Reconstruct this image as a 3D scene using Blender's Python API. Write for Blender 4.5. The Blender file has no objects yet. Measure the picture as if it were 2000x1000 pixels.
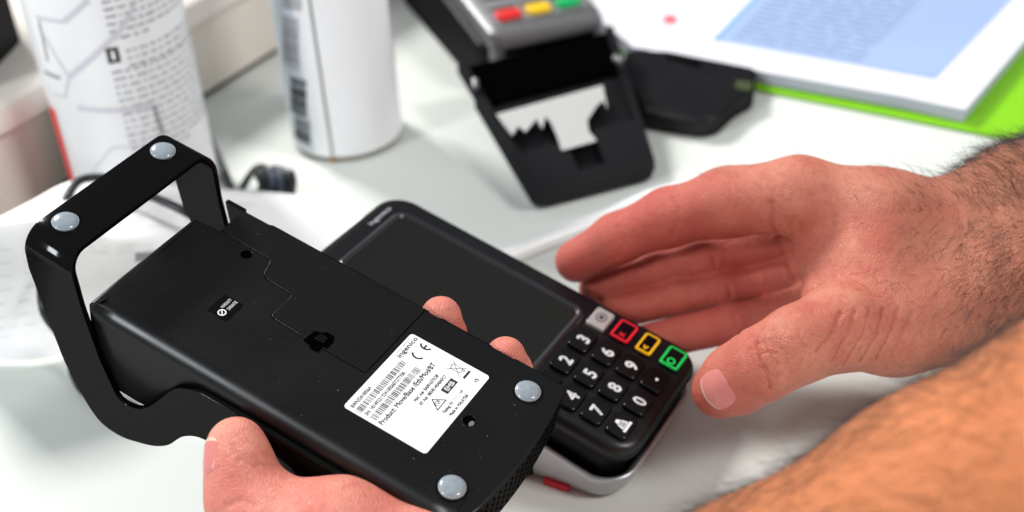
import bpy, bmesh, math, random
import numpy as np
from mathutils import Vector, Matrix
from mathutils.bvhtree import BVHTree
random.seed(7); rng = np.random.RandomState(7)
S = 0.001                                   # everything is laid out in millimetres
SC = bpy.context.scene; COL = SC.collection

# ------------------------------------------------------------------ camera, world, lamps, exposure
F = 2500.0                                  # focal length in photograph pixels (photograph 2000 wide)
UP = np.array([-.05, -.825, -.565]); UP /= np.linalg.norm(UP)       # the table's normal seen from the camera
YW = np.array([0, 0, 1.]) - UP*UP[2]; YW /= np.linalg.norm(YW)
XW = np.cross(YW, UP)
M = np.array([XW, YW, UP]); CAM = np.array([0, 0, 399.0])
cd = bpy.data.cameras.new('camera'); cam = bpy.data.objects.new('camera', cd); COL.objects.link(cam)
R3 = M @ np.diag([1., -1., -1.])
cam.matrix_world = Matrix.Translation(Vector(CAM*S)) @ Matrix(R3.tolist()).to_4x4()
cd.sensor_width = 36; cd.lens = 36*F/2000; cd.clip_start = .02; cd.clip_end = 50
cd.dof.use_dof = True; cd.dof.focus_distance = .488; cd.dof.aperture_fstop = 6.3; cd.dof.aperture_blades = 0
SC.camera = cam
W = bpy.data.worlds.new('World'); SC.world = W; W.use_nodes = True
W.node_tree.nodes['Background'].inputs[0].default_value = (.93, .97, 1, 1)
W.node_tree.nodes['Background'].inputs[1].default_value = .31
def area(name, loc, target, sx, sy, power, color):
    l = bpy.data.lights.new(name, 'AREA'); l.shape = 'RECTANGLE'; l.size = sx; l.size_y = sy; l.energy = power; l.color = color
    o = bpy.data.objects.new(name, l); COL.objects.link(o); o.location = loc
    o.rotation_euler = (Vector(target)-Vector(loc)).to_track_quat('-Z', 'Y').to_euler(); return o
area('ceiling_lamp', (-1.6, 2.5, 2.2), (0, .5, 0), .65, .65, 122, (1, .98, .95))
area('fill_lamp', (2.2, -.5, 2.5), (0, .6, 0), .7, .7, 54, (1, .97, .94))  # unseen lamp, added to fill the cans and the back of the hand
area('window_light', (-1.6, -.5, 1.15), (0, .5, 0), .32, .6, 24, (.93, .97, 1))
SC.view_settings.view_transform = 'Standard'; SC.view_settings.look = 'None'
SC.view_settings.exposure = .12; SC.view_settings.gamma = 1
SC.cycles.use_denoising = True

# ------------------------------------------------------------------ placing helpers
def ray(px, py): return np.array([(px-1000)/F, (py-500)/F, 1.0])
def at(px, py, d): return M @ (ray(px, py)*d) + CAM
def on(px, py, z=0.):
    d = M @ ray(px, py); return CAM + d*((z-CAM[2])/d[2])
def rotv(w):
    w = np.array(w); th = np.linalg.norm(w); k = w/th
    K = np.array([[0, -k[2], k[1]], [k[2], 0, -k[0]], [-k[1], k[0], 0]])
    return np.eye(3)+np.sin(th)*K+(1-np.cos(th))*K@K
RB = M @ rotv([2.231150898343204, 0.6789100073709082, -0.08434068934293884]); TB = M @ np.array([-139.44464757, -3.26999963, 502.34595954]) + CAM
RT = M @ rotv([2.1596958726699924, 0.6900240317315393, -0.05231286224909184]); TT = M @ np.array([14.68602253, 55.22429059, 549.22039423]) + CAM
def mw(R, t): 
    m = Matrix(R.tolist()).to_4x4(); m.translation = Vector(t*S); return m

# ------------------------------------------------------------------ mesh helpers
class MB:
    def __init__(s): s.v = []; s.f = []; s.m = []
    def add(s, v, f, mi=0):
        o = len(s.v); s.v += [tuple(map(float, p)) for p in v]; s.f += [tuple(i+o for i in q) for q in f]; s.m += [mi]*len(f)
    def loft(s, rings, cap0=True, cap1=True, closed=True, mi=0):
        n = len(rings[0]); v = [p for r in rings for p in r]; f = []
        for k in range(len(rings)-1):
            for i in range(n if closed else n-1):
                j = (i+1) % n; f.append((k*n+i, k*n+j, (k+1)*n+j, (k+1)*n+i))
        if cap0: f.append(tuple(range(n))[::-1])
        if cap1: f.append(tuple((len(rings)-1)*n+i for i in range(n)))
        s.add(v, f, mi)
    def tube(s, pts, r, n=10, mi=0, cap=True):
        P = [Vector(p) for p in pts]; rings = []; up = Vector((0, 0, 1)); N = None
        for i, p in enumerate(P):
            t = (P[min(i+1, len(P)-1)]-P[max(i-1, 0)]).normalized()
            if N is None: N = t.cross(up if abs(t.z) < .9 else Vector((1, 0, 0))).normalized()
            N = (N-t*N.dot(t)).normalized(); B = t.cross(N); rr = r[i] if hasattr(r, '__len__') else r
            rings.append([tuple(p+(N*math.cos(a)+B*math.sin(a))*rr) for a in [2*math.pi*k/n for k in range(n)]])
        s.loft(rings, cap, cap, mi=mi)
    def build(s, name, mats, parent=None, smooth=True, ang=40):
        me = bpy.data.meshes.new(name); me.from_pydata([(a*S, b*S, c*S) for a, b, c in s.v], [], s.f)
        mats = mats if isinstance(mats, (list, tuple)) else [mats]
        for m in mats: me.materials.append(m)
        me.polygons.foreach_set('material_index', s.m)
        bm = bmesh.new(); bm.from_mesh(me); bmesh.ops.recalc_face_normals(bm, faces=bm.faces); bm.to_mesh(me); bm.free()
        if smooth: me.shade_smooth(); me.set_sharp_from_angle(angle=math.radians(ang))
        o = bpy.data.objects.new(name, me); COL.objects.link(o)
        if parent: o.parent = parent
        return o
def tag(o, label=None, cat=None, group=None, kind=None):
    if label: o['label'] = label
    if cat: o['category'] = cat
    if group: o['group'] = group
    if kind: o['kind'] = kind
    return o
def empty(name, m=None):
    o = bpy.data.objects.new(name, None); COL.objects.link(o); o.empty_display_size = .02
    if m is not None: o.matrix_world = m
    return o
def rrect(x0, x1, y0, y1, r, n=6):
    if not hasattr(r, '__len__'): r = [r]*4
    out = []
    for (cx, cy, a0), q in zip(((x1, y1, 0), (x0, y1, 90), (x0, y0, 180), (x1, y0, 270)), r):
        sx = 1 if cx == x1 else -1; sy = 1 if cy == y1 else -1
        for k in range(n+1):
            a = math.radians(a0+90*k/n); out.append((cx-sx*q+q*math.cos(a), cy-sy*q+q*math.sin(a)))
    return out
def roundpoly(P, r, n=4):
    out = []; N = len(P)
    for i in range(N):
        p = Vector(P[i][:2]); a = Vector(P[i-1][:2]); b = Vector(P[(i+1) % N][:2])
        rr = P[i][2] if len(P[i]) > 2 else r
        u = (a-p); w = (b-p); L = min(rr, u.length*.45, w.length*.45); u.normalize(); w.normalize()
        s0 = p+u*L; s1 = p+w*L
        for k in range(n+1):
            t = k/n; q = s0*(1-t)**2+p*2*t*(1-t)+s1*t*t; out.append((q.x, q.y))
    return out
def normals(P):
    n = len(P); out = []; A = sum(P[i][0]*P[(i+1) % n][1]-P[(i+1) % n][0]*P[i][1] for i in range(n)); sg = 1 if A > 0 else -1
    for i in range(n):
        a = Vector(P[i-1]); b = Vector(P[(i+1) % n]); p = Vector(P[i])
        e0 = (p-a); e1 = (b-p)
        if e0.length > 1e-6: e0.normalize()
        if e1.length > 1e-6: e1.normalize()
        t = e0+e1; t = t.normalized() if t.length > 1e-6 else e1
        c = max(.5, math.sqrt(max(0., (1+e0.dot(e1))/2)))
        out.append((sg*t.y/c, -sg*t.x/c))
    return out
def prism(mb, P, z0, z1, bt=0., bb=0., n=3, mi=0, fz=None):
    """extrude outline P from z0 up to z1 with rounded upper / lower edges"""
    N = normals(P); rings = []
    def ring(ins, z): return [(p[0]-q[0]*ins, p[1]-q[1]*ins, z) for p, q in zip(P, N)]
    if bb:
        for k in range(n+1): a = math.pi/2*k/n; rings.append(ring(bb*(1-math.sin(a)), z0+bb*(1-math.cos(a))))
    else: rings.append(ring(0, z0))
    if bt:
        for k in range(n+1): a = math.pi/2*k/n; rings.append(ring(bt*(1-math.cos(a)), z1-bt*(1-math.sin(a))))
        rings.append(ring(bt*1.35+.1, z1))
    else: rings.append(ring(0, z1))
    mb.loft(rings, mi=mi)
def catmull(P, n=8):
    P = [np.array(p, float) for p in P]; P = [2*P[0]-P[1]]+P+[2*P[-1]-P[-2]]; out = []
    for i in range(1, len(P)-2):
        for k in range(n):
            t = k/n; a, b, c, d = P[i-1:i+3]
            out.append(.5*((2*b)+(c-a)*t+(2*a-5*b+4*c-d)*t*t+(3*b-a-3*c+d)*t**3))
    out.append(P[-2]); return out
def text_geo(s):
    cu = bpy.data.curves.new('t', 'FONT'); cu.body = s; cu.size = 1; cu.resolution_u = 3
    o = bpy.data.objects.new('t', cu); COL.objects.link(o)
    me = bpy.data.meshes.new_from_object(o.evaluated_get(bpy.context.evaluated_depsgraph_get()))
    v = [tuple(p.co[:2]) for p in me.vertices]; f = [tuple(p.vertices) for p in me.polygons]
    bpy.data.objects.remove(o); bpy.data.curves.remove(cu); bpy.data.meshes.remove(me); return v, f
def put_text(mb, s, o, r, u, width=None, height=.72, z=0., mi=0, mid=False, bold=0.):
    """o start of the baseline, r reading direction, u up direction (2-D); width fits the string, height = cap height"""
    v, f = text_geo(s)
    if not v: return
    x0 = min(p[0] for p in v); x1 = max(p[0] for p in v); sx = width/(x1-x0) if width else height/.72
    sy = height/.72; y0 = 0
    ox = -(x0+x1)/2*sx if mid else -x0*sx; oy = -height/2 if mid else 0
    for du in ((0, 0),)+(((bold, 0), (-bold, 0), (0, bold), (0, -bold)) if bold else ()):
        mb.add([(o[0]+r[0]*(p[0]*sx+ox+du[0])+u[0]*(p[1]*sy+oy+du[1]), o[1]+r[1]*(p[0]*sx+ox+du[0])+u[1]*(p[1]*sy+oy+du[1]), z+abs(du[0])*.01+abs(du[1])*.02) for p in v], f, mi)
def quad(mb, a, b, c, d, z, mi=0): mb.add([(p[0], p[1], z) for p in (a, b, c, d)], [(0, 1, 2, 3)], mi)

# ------------------------------------------------------------------ materials
def mat(name, col, rough=.5, metal=0., spec=.5, noise=0., nscale=60., bump=0., bscale=800., coat=0., sss=0., rvar=0.):
    m = bpy.data.materials.new(name); m.use_nodes = True; nt = m.node_tree; b = nt.nodes['Principled BSDF']
    b.inputs['Base Color'].default_value = (*col, 1); b.inputs['Roughness'].default_value = rough
    b.inputs['Metallic'].default_value = metal; b.inputs['Specular IOR Level'].default_value = spec; b.inputs['Coat Weight'].default_value = coat
    tc = nt.nodes.new('ShaderNodeTexCoord')
    if noise or rvar:
        n = nt.nodes.new('ShaderNodeTexNoise'); n.inputs['Scale'].default_value = nscale; n.inputs['Detail'].default_value = 5
        nt.links.new(tc.outputs['Object'], n.inputs['Vector'])
        if noise:
            r = nt.nodes.new('ShaderNodeMixRGB'); r.inputs[1].default_value = (*[c*(1-noise) for c in col], 1); r.inputs[2].default_value = (*[min(1, c*(1+noise)) for c in col], 1)
            nt.links.new(n.outputs['Fac'], r.inputs[0]); nt.links.new(r.outputs[0], b.inputs['Base Color'])
        if rvar:
            q = nt.nodes.new('ShaderNodeMapRange'); q.inputs['To Min'].default_value = rough-rvar; q.inputs['To Max'].default_value = rough+rvar
            q.inputs['From Min'].default_value = .3; q.inputs['From Max'].default_value = .7
            nt.links.new(n.outputs['Fac'], q.inputs['Value']); nt.links.new(q.outputs[0], b.inputs['Roughness'])
    if bump:
        n2 = nt.nodes.new('ShaderNodeTexNoise'); n2.inputs['Scale'].default_value = bscale; n2.inputs['Detail'].default_value = 3
        bp = nt.nodes.new('ShaderNodeBump'); bp.inputs['Strength'].default_value = bump; bp.inputs['Distance'].default_value = .0002
        nt.links.new(tc.outputs['Object'], n2.inputs['Vector']); nt.links.new(n2.outputs['Fac'], bp.inputs['Height']); nt.links.new(bp.outputs[0], b.inputs['Normal'])
    return m
def plastic(name, col, rough, gloss, bump=.15, rvar=0., scale=2500):
    m = bpy.data.materials.new(name); m.use_nodes = True; nt = m.node_tree; N = nt.nodes; L = nt.links; N.remove(N['Principled BSDF'])
    d = N.new('ShaderNodeBsdfDiffuse'); d.inputs[0].default_value = (*col, 1); g = N.new('ShaderNodeBsdfGlossy'); g.inputs['Roughness'].default_value = rough
    x = N.new('ShaderNodeMixShader'); x.inputs[0].default_value = gloss; L.new(d.outputs[0], x.inputs[1]); L.new(g.outputs[0], x.inputs[2]); L.new(x.outputs[0], N['Material Output'].inputs[0])
    tc = N.new('ShaderNodeTexCoord'); n = N.new('ShaderNodeTexNoise'); n.inputs['Scale'].default_value = scale; L.new(tc.outputs['Object'], n.inputs['Vector'])
    bp = N.new('ShaderNodeBump'); bp.inputs['Strength'].default_value = bump; bp.inputs['Distance'].default_value = .0001; L.new(n.outputs['Fac'], bp.inputs['Height']); L.new(bp.outputs[0], g.inputs['Normal']); L.new(bp.outputs[0], d.inputs['Normal'])
    n2 = N.new('ShaderNodeTexNoise'); n2.inputs['Scale'].default_value = 35; n2.inputs['Detail'].default_value = 6; L.new(tc.outputs['Object'], n2.inputs['Vector'])
    q = N.new('ShaderNodeMapRange'); q.inputs['From Min'].default_value = .3; q.inputs['From Max'].default_value = .7; q.inputs['To Min'].default_value = rough-rvar; q.inputs['To Max'].default_value = rough+rvar; L.new(n2.outputs['Fac'], q.inputs['Value']); L.new(q.outputs[0], g.inputs['Roughness'])
    return m
M_table = mat('table_white', (.64, .67, .64), .6, spec=.2, noise=.03, nscale=14, rvar=.1, bump=.05, bscale=300)
M_black = plastic('matte_black_plastic', (.003, .003, .0035), .31, .036, rvar=.05)
M_side = plastic('satin_black_plastic', (.003, .003, .0035), .3, .03, rvar=.05)
M_gloss = plastic('gloss_black_plastic', (.002, .002, .0022), .09, .022, bump=.02, rvar=.03)
M_hole = mat('hole_black', (.001, .001, .001), .9, spec=0)
M_foot = mat('clear_rubber', (.25, .29, .33), .18, spec=.6, noise=.3, nscale=700, bump=.2, bscale=1200)
M_footedge = mat('rubber_edge', (.38, .4, .42), .4, noise=.3, nscale=1500)
M_label = mat('label_white', (.9, .9, .9), .45, noise=.02)
M_ink = mat('ink_black', (.012, .012, .014), .6)
M_white = mat('print_white', (.8, .8, .82), .5)
M_key = plastic('key_rubber', (.0025, .0025, .003), .22, .04, rvar=.05)
M_bezel = plastic('bezel_plastic', (.0045, .0045, .006), .33, .05, rvar=.05)
M_glass = plastic('screen_glass', (.009, .009, .008), .11, .05, bump=.01, rvar=.07, scale=60)
M_silver = mat('silver_paint', (.46, .46, .48), .32, metal=.7, noise=.05, nscale=400, bump=.1, bscale=3000)
M_metalkey = mat('metal_key', (.5, .47, .46), .35, metal=.4)
M_red = mat('red_plastic', (.6, .01, .03), .35)
M_rline = mat('key_red', (.75, .01, .03), .4); M_yline = mat('key_yellow', (.85, .45, .01), .4); M_gline = mat('key_green', (.01, .6, .1), .4)
M_screw = mat('screw_steel', (.6, .6, .6), .3, metal=1)
M_paper = mat('receipt_paper', (.94, .94, .94), .6, spec=.3, noise=.015, nscale=20)
M_paperink = mat('receipt_faint_print', (.80, .79, .80), .8)
M_cable = mat('cable_black', (.008, .009, .012), .4)
M_cablesh = mat('tie_grey_blue', (.06, .075, .11), .4)
M_beige = mat('beige_plastic', (.66, .61, .55), .5, noise=.03, nscale=10, bump=.1)
M_beigelt = mat('beige_top', (.74, .69, .64), .5, noise=.03, nscale=10)
M_can = mat('can_white', (.84, .85, .87), .3, spec=.5, noise=.015)
M_rim = mat('can_rim', (.30, .29, .24), .35, metal=.6, noise=.2, nscale=80)
M_text = mat('print_grey', (.30, .30, .33), .6)
M_lines = mat('drawing_grey', (.62, .62, .68), .6); M_dark = mat('print_dark', (.03, .03, .035), .6)
M_canred = mat('can_red', (.8, .07, .06), .45); M_cangreen = mat('can_green', (.0, .26, .04), .4)
M_canblue = mat('can_pale_blue', (.6, .68, .74), .4); M_seam = mat('can_seam', (.33, .32, .28), .4, metal=.4); M_rust = mat('rust', (.3, .16, .03), .7)
M_grey = mat('grey_metallic', (.24, .24, .25), .42, metal=.75, bump=.1, bscale=1500)
M_dkey = plastic('charcoal_plastic', (.006, .006, .0075), .42, .03, rvar=.05, scale=1500)
M_keyr = mat('button_red', (.75, .02, .02), .35); M_keyy = mat('button_yellow', (.85, .55, .01), .35); M_keyg = mat('button_green', (.0, .38, .1), .35); M_keygy = mat('button_grey', (.2, .2, .21), .4)
M_green = mat('folder_green', (.22, .58, .005), .35, spec=.4, noise=.03)
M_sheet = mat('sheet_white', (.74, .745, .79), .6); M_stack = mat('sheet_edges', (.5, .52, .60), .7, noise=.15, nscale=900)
M_blue = mat('form_blue', (.32, .43, .68), .6, noise=.10, nscale=14); M_blue2 = mat('form_deep_blue', (.21, .38, .70), .6); M_bluel = mat('form_text', (.26, .33, .50), .6)
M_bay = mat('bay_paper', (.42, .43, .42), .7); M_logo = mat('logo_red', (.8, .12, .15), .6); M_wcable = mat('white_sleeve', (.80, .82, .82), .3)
M_hair = mat('hair_brown', (.035, .02, .014), .5); M_olive = mat('olive_sticker', (.035, .05, .01), .6)

# ------------------------------------------------------------------ table
mb = MB(); n = 2
mb.loft([rrect(-1600, 1500, -260, 1900, 20) and [(x, y, z) for x, y in rrect(-1600, 1500, -260, 1900, 20)] for z in (-28, 0)])
tb_ = mb.build('table', M_table); tag(tb_, 'white matt table top under all the devices', 'table', kind='structure')

# ------------------------------------------------------------------ beige machine behind the cans
root = empty('office_machine', None)
a = on(410, 190); b = on(545, 105); dr = (b-a)/np.linalg.norm(b-a); nr = np.array([-dr[1], dr[0], 0])
if nr[1] < 0: nr = -nr
def bxp(s_, t_, z): return tuple(a + dr*s_ + nr*t_ + np.array([0, 0, z]))
d_ = M @ ray(0, 205); H1 = float((CAM+d_*(((a-CAM)@nr)/(d_@nr)))[2])-14
def slab(mb, s0, s1, t0, t1, z0, z1, r, mi=0):
    P = rrect(s0, s1, t0, t1, r); Q = normals(P); rings = []
    for ins, z in ((0, z0), (0, z1-6), (1.8, z1-1.8), (6, z1)): rings.append([bxp(p[0]-q[0]*ins, p[1]-q[1]*ins, z) for p, q in zip(P, Q)])
    mb.loft(rings, mi=mi)
mb = MB(); slab(mb, -520, 260, 0, 300, 5, H1, 8); mb.build('housing', M_beige, root)
mb = MB(); slab(mb, -516, 256, 3, 296, 0.3, 5.0, 6); mb.build('base_gap_shade', M_dkey, root)  # dark slab standing in for the shadow line under the housing
mb = MB(); slab(mb, -522, 262, -6, 302, H1+.5, H1+16, 9); mb.build('top_cover', M_beigelt, root)
mb = MB(); P = [on(px, py, H1+17) for px, py in [(44, 76), (-70, 196), (-230, 70), (-90, -60)]]; P = roundpoly([(p[0], p[1]) for p in P], 10); prism(mb, P, H1+16.6, H1+70, 6); mb.build('lid', M_dkey, root)
tag(root, 'beige machine housing with a black lid standing behind the white cans', 'office machine')

# ------------------------------------------------------------------ cans
def cyl_patch(mb, c, R, a0, a1, z0, z1, mi=0, shear=0., off=.15, n=None):
    n = n or max(1, int(abs(a1-a0)/.08)); v = []; f = []
    for k in range(n+1):
        a_ = a0+(a1-a0)*k/n
        for z in (z0, z1):
            v.append((c[0]+(R+off)*math.cos(a_), c[1]+(R+off)*math.sin(a_), z+shear*(a_-a0)*R))
    for k in range(n): f.append((2*k, 2*k+2, 2*k+3, 2*k+1))
    mb.add(v, f, mi)
def cyl_line(mb, c, R, p, q, w, mi, off=.25):
    n = 14; v = []; f = []; L = math.hypot((q[0]-p[0])*R, q[1]-p[1]); nx = -(q[1]-p[1])/L*w/2/R; nz = (q[0]-p[0])*R/L*w/2
    for k in range(n+1):
        t = k/n; a_ = p[0]+(q[0]-p[0])*t; z = p[1]+(q[1]-p[1])*t
        for s_ in (-1, 1): v.append((c[0]+(R+off)*math.cos(a_+s_*nx), c[1]+(R+off)*math.sin(a_+s_*nx), z+s_*nz))
    for k in range(n): f.append((2*k, 2*k+2, 2*k+3, 2*k+1))
    mb.add(v, f, mi)
def can_body(c, R, H, prof):
    mb = MB(); rings = []
    for r_, z in prof: rings.append([(c[0]+r_*math.cos(t), c[1]+r_*math.sin(t), z) for t in [2*math.pi*k/64 for k in range(64)]])
    mb.loft(rings); return mb
# big canister
c1 = on(292, 372); s1 = (M.T @ (c1-CAM))[2]; R1 = 137*s1/F
root = empty('canister', None); root.location = (0, 0, 0)
can_body(c1, R1, 230, [(R1-3, 0), (R1-1, 1.5), (R1, 4), (R1, 225), (R1-2, 229), (R1-6, 230)]).build('body', M_can, root)
def camang(c): d = CAM-c; return math.atan2(d[1], d[0])
A0 = camang(c1)
def ca(c, R, px, py):
    """angle and height on the cylinder surface seen at a pixel"""
    d = M @ ray(px, py); o = CAM-np.array([c[0], c[1], 0]); A_ = d[0]**2+d[1]**2; B_ = 2*(o[0]*d[0]+o[1]*d[1]); C_ = o[0]**2+o[1]**2-R*R
    D = B_*B_-4*A_*C_
    t = (-B_-math.sqrt(max(D, 0)))/(2*A_); p = o+d*t; return math.atan2(p[1], p[0]), p[2]
mb = MB()
def para(px0, py0, px1, lines, dy, rnd, last=.5, mi=0, h=.42):
    a_l, z_l = ca(c1, R1, px0, py0); a_r, _ = ca(c1, R1, px1, py0-30)
    lh = dy
    for k in range(lines):
        z = z_l-k*lh; x = a_l; end = a_r if k < lines-1 else a_l+(a_r-a_l)*last
        while x < end-.02:
            w = rnd.uniform(.05, .16)
            x2 = min(x+w, end); 
            for m_ in range(max(1, int((x2-x)/.022))):
                xs = x+m_*.022
                cyl_patch(mb, c1, R1, xs, min(xs+.016, x2), z-lh*h*rnd.uniform(.35, .6), z+lh*h*rnd.uniform(.2, .5), mi, n=1)
            x = x2+.025
rnd = random.Random(3)
para(197, -60, 372, 4, 4.3, rnd, .8); para(199, 5, 376, 6, 4.2, rnd, .35)
para(246, 100, 388, 3, 4.3, rnd, .9); para(219, 142, 392, 13, 4.3, rnd, .55)
mb.build('label_text', M_text, root)
mb = MB()
for (p, q, w, mi) in [((262, 12), (232, 62), 3, 0), ((232, 62), (135, 150), 3.2, 0), ((135, 150), (128, 190), 1.5, 0), ((80, 60), (135, 150), 1.2, 0), ((70, 33), (125, 42), 2, 0), ((125, 42), (172, 0), 3, 0), ((88, 140), (118, 152), 2.2, 1), ((76, 40), (94, 120), 1.6, 1), ((128, 190), (105, 182), 1.2, 0), ((152, 210), (300, 205), 3, 0), ((300, 205), (318, 262), 2.4, 1), ((180, 335), (220, 288), 1.1, 0), ((220, 288), (330, 268), 1.1, 0)]:
    cyl_line(mb, c1, R1, ca(c1, R1, *p), ca(c1, R1, *q), w, mi)
mb.build('label_drawing', [M_lines, M_text], root)
mb = MB(); a_, z_ = ca(c1, R1, 221, 108); cyl_patch(mb, c1, R1, a_-.075, a_+.075, z_-4.5, z_+4.5, 0, off=.3); cyl_patch(mb, c1, R1, a_-.02, a_+.02, z_-2.6, z_+2.6, 1, off=.45); mb.build('number_box', [M_dark, M_label], root)
mb = MB(); a_, z_ = ca(c1, R1, 107, 215); cyl_patch(mb, c1, R1, a_-.5, a_, 3, z_, 0, off=.2); mb.build('red_band', M_canred, root)
tag(root, 'wide white canister with blurred lines of small print and a red band', 'canister')
# spray can
c2 = on(680, 264); s2 = (M.T @ (c2-CAM))[2]; R2 = 107*s2/F
root = empty('spray_can', None)
can_body(c2, R2, 200, [(R2-1.2, 3.4), (R2+.3, 4.4), (R2, 6.5), (R2, 180), (R2-6, 190), (R2-14, 196), (R2-16, 200)]).build('body', M_can, root)
can_body(c2, R2, 5, [(R2-5, 0), (R2-1.5, .2), (R2-.4, 1.6), (R2-.6, 3.2), (R2-2, 4)]).build('bottom_rim', M_rim, root)
mb = MB()
a_l, _ = ca(c2, R2, 548, 100); a_r, zb = ca(c2, R2, 600, 288)
cyl_patch(mb, c2, R2, a_l-.2, a_r+.16, zb-2, 190, 0, off=.1)
mb.build('side_label', M_canblue, root)
mb = MB()
for (py0, py1, x0, x1, step, mi) in [(-40, 12, 552, 588, 5, 0), (30, 122, 552, 582, 3.1, 1), (148, 214, 568, 597, 2.6, 0), (226, 268, 576, 604, 2.6, 0)]:
    y = py0
    while y < py1:
        aa, z0 = ca(c2, R2, x0, y); ab, _ = ca(c2, R2, x1, y)
        t = step*.28*random.uniform(.7, 1.3) if mi else random.choice([.6, .9, 1.3])
        cyl_patch(mb, c2, R2, aa, ab, z0-t, z0, mi, off=.3); y += step+random.uniform(0, 2.2)
mb.build('bar_code', [M_dark, M_text], root)
mb = MB(); a_, _ = ca(c2, R2, 642, 250); cyl_patch(mb, c2, R2, a_-.022, a_+.022, 4.6, 190, 0, off=.35); cyl_patch(mb, c2, R2, a_-.05, a_+.06, .6, 4.4, 1, off=.3); mb.build('seam', [M_seam, M_rust], root)
mb = MB(); a_, z_ = ca(c2, R2, 772, 125); cyl_patch(mb, c2, R2, a_+.02, a_+.5, z_+10, 190, 0, off=.2); cyl_patch(mb, c2, R2, a_+.06, a_+.5, z_-3, z_+10, 0, off=.2); mb.build('green_stripe', M_cangreen, root)
tag(root, 'white spray can with a bar code, a seam line and a green stripe', 'spray can')

# ------------------------------------------------------------------ paper stack on the green folder
root = empty('paper_stack', None)
ZT = 12.5
def wq(pts, z): return [on(px, py, z) for px, py in pts]
fold = wq([(1200, 95), (1480, 172), (1760, 226), (1968, 268), (1994, 262), (2330, -120), (1500, -260)], 3.2)
mb = MB(); P = roundpoly([(p[0], p[1]) for p in fold], 10); prism(mb, P, 1.0, 3.2, .6)
fo = mb.build('folder', M_green); tag(fo, 'bright green plastic folder lying under the stack of printed sheets', 'folder')
st = wq([(1150, 20), (1236, 92), (1500, 142), (1760, 188), (1884, 214), (2230, -190), (1400, -330)], ZT)
mb = MB(); P = [(p[0], p[1]) for p in st]
nl = 9
for k in range(nl):
    z0 = 3.6+(ZT-3.6)*k/nl; j = [(random.uniform(-1, 1), random.uniform(-1, 1)) for _ in P]
    Q = [(p[0]+a_[0]*.7, p[1]+a_[1]*.7) for p, a_ in zip(P, j)] if k < nl-1 else P
    prism(mb, Q, z0, z0+(ZT-3.6)/nl*.96)
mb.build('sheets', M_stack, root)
mb = MB(); Q = normals(P); prism(mb, [(p[0]+q[0]*.6, p[1]+q[1]*.6) for p, q in zip(P, Q)], ZT+.02, ZT+.4); mb.build('top_sheet', M_sheet, root)
mb = MB()
def pq(pts, z, mi): mb.add([tuple(p) for p in wq(pts, z)], [tuple(range(len(pts)))], mi)
pq([(1391, 78), (1826, 154), (2110, -140), (1640, -180)], ZT+.6, 0)
pq([(1391, 78), (1401, 80), (1652, -178), (1640, -180)], ZT+.8, 1)
pq([(1690, 128), (1826, 154), (2110, -140), (1960, -160)], ZT+.75, 2)
for k in range(22):                                   # rows of small print on the form
    t = .03+k*.034; A = np.array([1405, 76])*(1-t)+np.array([1648, -178])*t; B = np.array([1826, 154])*(1-t)+np.array([2110, -140])*t
    s_ = .04
    while s_ < .62:
        e = s_+random.uniform(.04, .16)
        p0 = A+(B-A)*s_; p1 = A+(B-A)*min(e, .64); up = np.array([243, -254])*.010
        pq([tuple(p0), tuple(p1), tuple(p1+up), tuple(p0+up)], ZT+1.0, 3); s_ = e+.02
mb.build('blue_form', [M_blue, M_blue2, M_blue, M_bluel], root, smooth=False)
mb = MB()
cx, cy = 1309, 38
pq([(cx+17*math.cos(t)*(1 if k % 2 else .7), cy+11*math.sin(t)*(1 if k % 2 else .7)) for k, t in enumerate([2*math.pi*k/12 for k in range(12)])], ZT+.7, 0)
mb.build('red_logo', M_logo, root)
mb = MB(); pq([(1345, 16), (1352, 19), (1392, -16), (1384, -19)], ZT+.7, 0); pq([(1360, 22), (1364, 24), (1390, 2), (1386, 0)], ZT+.7, 0); mb.build('letterhead', M_lines, root)
tag(root, 'thick stack of white printed sheets with a pale blue form on top', 'paper stack')

# ------------------------------------------------------------------ black cover lying on the table
mb = MB(); P = [on(px, py, 14) for px, py in [(1222, 96), (1305, 98), (1478, 132), (1472, 176), (1436, 196), (1402, 228), (1370, 234), (1258, 216), (1214, 140)]]
P = roundpoly([(p[0], p[1]) for p in P], 5); root = empty('plastic_cover', None)
prism(mb, P, .6, 14, 2.5, 1); mb.build('shell', M_dkey, root)
mb = MB(); q = [on(px, py, 14.3) for px, py in [(1300, 108), (1370, 122), (1366, 130), (1298, 114)]]; mb.add([tuple(p) for p in q], [(0, 1, 2, 3)]); mb.build('slot', M_hole, root)
mb = MB(); q = [on(px, py, 14.3) for px, py in [(1438, 156), (1470, 160), (1466, 178), (1436, 172)]]; mb.add([tuple(p) for p in q], [(0, 1, 2, 3)]); mb.build('sticker', M_olive, root)
tag(root, 'loose matt black plastic cover lying beside the stack of sheets', 'cover')

# ------------------------------------------------------------------ white sleeve
pts = catmull([on(985, 505, 4.2), on(1040, 482, 4.2), on(1110, 455, 4.2), on(1190, 424, 4.2), on(1275, 385, 4.2), on(1400, 350, 4.2)], 6)
mb = MB(); mb.tube(pts, 5.0, 12); o = mb.build('white_tube', M_wcable); tag(o, 'white plastic tube lying on the table behind the touch screen terminal', 'tube')

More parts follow.
